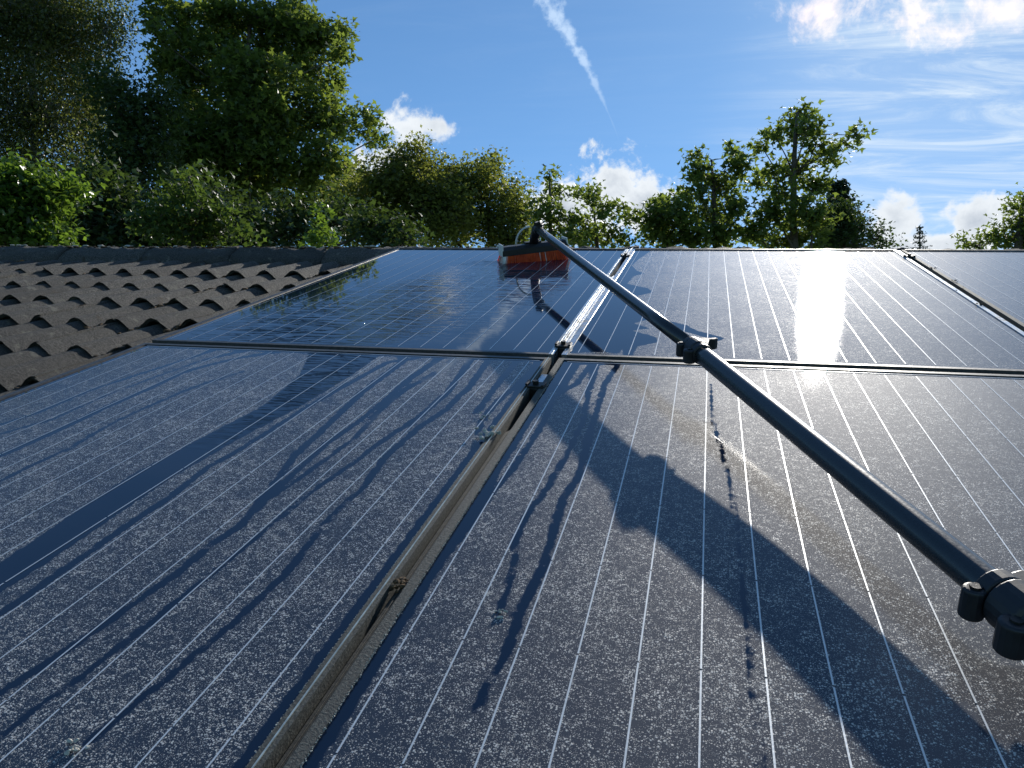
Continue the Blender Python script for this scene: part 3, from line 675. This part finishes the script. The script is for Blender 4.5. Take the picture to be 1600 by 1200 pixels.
def tree(name, label, D, trunk, boughs, leaf, material, nsub=1.0, per=28, sig=.16, shape='maple', group=None, bark='bark', depth=1.0, r0=.16, droop=0, up=.5, cat='tree', shell=.55, twig=True):
    """trunk: list of photo spots (px, py) from low to high at distance D; boughs: (px, py, rx, ry[, dD])"""
    k = D/1225*1.0
    tp = [at(px, py, D) for px, py in trunk]
    base = Vector((tp[0].x, tp[0].y, -3.6))
    t = thing(name, label, cat, base, 0, group)
    pts = [base]+tp; n = len(pts)
    tr = MB(); tr.tube([p-base for p in pts], [r0*(1-.85*i/(n-1))+.01 for i in range(n)], 8)
    bb = MB(); cents = []
    dirv = pdir(*trunk[0][:2]); side = Vector((dirv.y, -dirv.x, 0)).normalized(); fwd = Vector((dirv.x, dirv.y, 0)).normalized()
    for q in boughs:
        px, py, rx, ry = q[:4]; dD = q[4] if len(q) > 4 else random.uniform(-.8, .8)*depth
        c_ = at(px, py, D+dD); kk = (D+dD)/1225*1.08
        RX, RZ = rx*kk, ry*kk; RY = max(.3, min(RX, RZ)*1.0)
        low = [p for p in pts if p.z < c_.z-.1*RZ] or pts[:1]
        st_ = min(low, key=lambda p: (p-c_).length+.25*abs(p.z-(c_.z-.8))); 
        i_ = pts.index(st_); rb = max(.012, (r0*(1-.85*i_/(n-1)))*.42)
        mid = st_.lerp(c_, .5)+Vector((random.gauss(0, .12), random.gauss(0, .12), -.08*(c_-st_).length))
        bb.tube([p-base for p in (st_, mid, c_)], [rb, rb*.7, rb*.45], 6)
        ns = max(4, int(nsub*(rx*ry)*kk*kk*.0+nsub*rx*ry/55.0))
        for _ in range(ns):
            v = np.random.default_rng(random.randrange(1 << 30)).normal(size=3); v /= np.linalg.norm(v); rad = random.random()**shell
            p = c_+side*(v[0]*RX*rad)+fwd*(v[1]*RY*rad)+Vector((0, 0, v[2]*RZ*rad))
            cents.append(tuple(p-base))
            if twig and random.random() < .6:
                m_ = c_.lerp(p, .5)+Vector((0, 0, random.uniform(-.12, .05)))
                bb.tube([c_-base, m_-base, p-base], [rb*.35+.004, rb*.2+.003, .003], 4, False)
    tr.build('trunk', M[bark], t, smooth=True)
    bb.build('branches', M[bark], t, smooth=True)
    s3 = sig if hasattr(sig, '__len__') else (sig, sig, sig*.8)
    leaves('crown', cents, per, s3, leaf, material, t, shape, droop, up)
    return t
tree('birch_tree', 'tall drooping birch with fine dusky leaves at the far left', 27, [(60, 420), (55, 250), (50, 100), (45, 0), (42, -20)],
     [(30, 40, 95, 85), (100, 50, 65, 70), (60, 180, 105, 80), (140, 170, 50, 70), (-60, 150, 90, 120), (-60, 15, 110, 40), (70, 15, 80, 36), (165, 45, 30, 50), (20, 280, 90, 60), (150, 260, 50, 50),(-160,60,80,150),(190,30,14,30),(40,10,50,20)],
     .11, M['leaf_birch'], 2.0, 46, (.24, .24, .6), 'oval', bark='birch_bark', droop=1.2, up=.1)
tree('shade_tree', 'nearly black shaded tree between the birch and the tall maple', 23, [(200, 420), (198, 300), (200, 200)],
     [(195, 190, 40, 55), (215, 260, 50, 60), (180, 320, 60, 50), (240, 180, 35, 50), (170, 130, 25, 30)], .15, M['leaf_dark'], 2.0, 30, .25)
tree('maple_tree', 'tallest broad green maple with sunlit right edge', 26, [(400, 420), (395, 280), (385, 150), (390, 40), (400, 0)],
     [(300, 62, 62, 48), (375, 40, 70, 46), (455, 42, 62, 40), (495, 60, 38, 35), (470, 105, 62, 45), (350, 120, 85, 55), (275, 105, 40, 30), (430, 170, 90, 60), (505, 185, 42, 35),
      (555, 200, 25, 18), (400, 250, 105, 55), (495, 255, 55, 42), (300, 240, 70, 60), (290, 180, 40, 40), (400, 26, 70, 24), (330, 26, 36, 22), (458, 8, 22, 20), (538, 52, 10, 10), (525, 130, 12, 10), (578, 180, 12, 8), (590, 215, 10, 8), (532, 85, 10, 8), (248, 60, 12, 12), (385, 180, 60, 50, -1.8), (390, 250, 70, 40, -1.8), (395, 110, 50, 40, -1.8),
      (360, 320, 90, 50), (470, 320, 70, 50), (245, 20, 22, 25), (540, 290, 35, 30)],
     .225, M['leaf_maple'], .80, 44, .22, depth=2, shell=.42, r0=.16)
tree('round_tree', 'dense olive green tree right of the tall maple, under the small cloud', 18.5, [(640, 420), (645, 340), (650, 290)],
     [(640, 260, 40, 30), (600, 290, 55, 40), (680, 275, 35, 28), (655, 300, 75, 40), (600, 340, 75, 45), (690, 340, 60, 45), (560, 320, 40, 50), (648, 232, 18, 14)],
     .11, M['leaf_lime'], 2.6, 30, .17)
tree('round_tree', 'dense olive green tree directly left of and behind the brush head', 19.5, [(770, 420), (765, 350), (760, 300)],
     [(755, 260, 25, 18), (745, 290, 45, 35), (790, 305, 30, 30), (720, 300, 35, 45), (760, 340, 65, 40), (815, 335, 28, 40), (800, 370, 45, 25), (772, 245, 12, 10), (700, 360, 40, 30)],
     .11, M['leaf_lime'], 2.6, 30, .17)
tree('sapling_tree', 'thin upright tree with a lone tall sprig just right of the brush joint', 17, [(862, 420), (860, 360), (859, 310), (859, 272)],
     [(858, 305, 22, 15), (846, 330, 20, 20), (872, 345, 26, 22), (862, 372, 35, 20), (859, 275, 4, 7, 0), (895, 372, 15, 20)], .15, M['leaf_maple'], 1.6, 18, .12, r0=.06)
tree('sparse_tree', 'low open tree in front of the middle cloud', 17.5, [(935, 420), (932, 370), (928, 330)],
     [(928, 312, 20, 20), (940, 335, 22, 20), (915, 360, 25, 22), (950, 368, 24, 18), (905, 300, 7, 7), (985, 345, 12, 22), (970, 325, 8, 8), (930, 375, 40, 14), (985, 375, 12, 12)], .15, M['leaf_maple'], 1.3, 18, .12, r0=.07)
tree('low_tree', 'low rounded tree at the left foot of the two tall right hand trees', 18, [(1045, 420), (1044, 370), (1042, 330)],
     [(1035, 322, 22, 16), (1025, 345, 22, 25), (1060, 335, 28, 24), (1045, 370, 40, 20), (1067, 305, 9, 8)], .15, M['leaf_maple'], 2.3, 22, .14, r0=.08)
tree('plane_tree', 'slender open crowned tree left of the tallest right hand tree', 18.5, [(1120, 420), (1118, 360), (1115, 300), (1112, 250)],
     [(1093, 245, 14, 16), (1100, 270, 24, 20), (1145, 236, 16, 14), (1150, 262, 20, 20), (1122, 290, 28, 20), (1090, 300, 16, 22), (1105, 335, 32, 22), (1150, 320, 20, 24), (1130, 368, 42, 20), (1085, 370, 30, 20)],
     .17, M['leaf_maple'], 1.6, 20, .125, r0=.09)
tree('plane_tree', 'tallest tree right of the pole, with open branches and one long limb to the right', 19, [(1242, 420), (1240, 340), (1240, 270), (1243, 210), (1246, 175)],
     [(1250, 185, 20, 18), (1240, 212, 24, 14), (1210, 210, 16, 14), (1192, 232, 13, 9), (1275, 225, 24, 16), (1262, 200, 20, 14), (1318, 222, 18, 10), (1345, 212, 12, 11), (1300, 245, 22, 9), (1205, 262, 18, 12),
      (1250, 262, 28, 16), (1185, 285, 18, 16), (1225, 300, 26, 16), (1275, 290, 26, 20), (1210, 335, 34, 24), (1270, 335, 36, 24), (1240, 370, 60, 20), (1180, 365, 22, 20)],
     .17, M['leaf_maple'], 1.7, 20, .125, r0=.11)
def conifer(name, label, D, px, ytop, ybase, halfw, n, per, sparse=False):
    top = at(px, ytop, D); b = at(px, ybase, D); base = Vector((b.x, b.y, -3.6))
    t = thing(name, label, 'conifer', base); k = D/1225
    MB().tube([(0, 0, 0), b-base, top-base], [.14 if not sparse else .07, .09 if not sparse else .035, .012], 7).build('trunk', M['bark'], t, smooth=True)
    bb = MB(); cents = []
    H = top.z-b.z
    for i in range(n):
        f = (i+.6)/n; z = top.z-H*f*1.15; Rr = halfw*k*(f**.8)*random.uniform(.75, 1.15)
        for a in (range(5) if not sparse else range(4)):
            an = a*2*math.pi/(5 if not sparse else 4)+i*1.9; c_ = Vector((top.x, top.y, z))
            e = c_+Vector((math.cos(an)*Rr, math.sin(an)*Rr, -.12*Rr if not sparse else .15*Rr))
            bb.tube([c_-base, e-base], [.014, .005], 4)
            m_ = 5 if not sparse else 3
            for s in range(1, m_+1): cents.append(tuple(c_.lerp(e, s/m_)-base))
    bb.build('branches', M['bark'], t)
    leaves('crown', cents, per, (.10, .10, .05) if not sparse else (.03, .03, .03), .13 if not sparse else .09, M['needle'], t, 'oval', .4, .2)
conifer('conifer_tree', 'dark conifer behind the right side of the tallest right hand tree', 23, 1312, 285, 400, 52, 16, 14)
conifer('fir_tree', 'tiny distant fir tip between the two right hand clouds', 30, 1437, 352, 392, 16, 6, 5, True)
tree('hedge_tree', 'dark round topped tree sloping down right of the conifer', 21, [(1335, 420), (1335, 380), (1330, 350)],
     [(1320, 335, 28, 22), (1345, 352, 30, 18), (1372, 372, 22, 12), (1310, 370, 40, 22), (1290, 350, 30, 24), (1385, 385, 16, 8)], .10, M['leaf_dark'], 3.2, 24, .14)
tree('edge_tree', 'leafy tree at the right picture edge, low over the ridge', 20, [(1590, 420), (1592, 370), (1596, 335)],
     [(1598, 325, 18, 14), (1585, 352, 30, 12), (1560, 372, 30, 14), (1525, 383, 26, 9), (1600, 375, 30, 20), (1640, 330, 40, 40)], .12, M['leaf_maple'], 2.4, 20, .13)
# nearer shrubs and the dark thicket
tree('glossy_shrub', 'bright sunlit shrub with glossy leaves at the left edge', 9, [(40, 420), (40, 350)],
     [(28, 278, 20, 16), (12, 305, 34, 26), (55, 300, 35, 26), (95, 300, 30, 18), (45, 330, 45, 22), (-30, 320, 40, 40), (8, 345, 30, 22), (115, 300, 14, 10), (40, 365, 60, 22)],
     .085, M['leaf_bush'], 2.6, 24, .085, 'oval', r0=.05, cat='shrub', depth=.4)
tree('maple_shrub', 'mid green broad leaved shrub rising over the ridge before the maple', 10.5, [(305, 420), (300, 360)],
     [(295, 275, 16, 14), (290, 300, 25, 22), (325, 325, 30, 22), (280, 340, 40, 30), (345, 355, 28, 22), (240, 350, 28, 30), (320, 372, 50, 18), (375, 368, 14, 12)],
     .10, M['leaf_shrub'], 1.5, 16, .11, r0=.05, cat='shrub', depth=.5)
tree('maple_shrub', 'small upright leafy shoot over the ridge, below the right side of the maple', 10.5, [(505, 420), (503, 380)],
     [(500, 345, 9, 12), (506, 362, 14, 14), (500, 380, 20, 12)], .095, M['leaf_bush'], 3, 14, .08, r0=.03, cat='shrub', depth=.2)
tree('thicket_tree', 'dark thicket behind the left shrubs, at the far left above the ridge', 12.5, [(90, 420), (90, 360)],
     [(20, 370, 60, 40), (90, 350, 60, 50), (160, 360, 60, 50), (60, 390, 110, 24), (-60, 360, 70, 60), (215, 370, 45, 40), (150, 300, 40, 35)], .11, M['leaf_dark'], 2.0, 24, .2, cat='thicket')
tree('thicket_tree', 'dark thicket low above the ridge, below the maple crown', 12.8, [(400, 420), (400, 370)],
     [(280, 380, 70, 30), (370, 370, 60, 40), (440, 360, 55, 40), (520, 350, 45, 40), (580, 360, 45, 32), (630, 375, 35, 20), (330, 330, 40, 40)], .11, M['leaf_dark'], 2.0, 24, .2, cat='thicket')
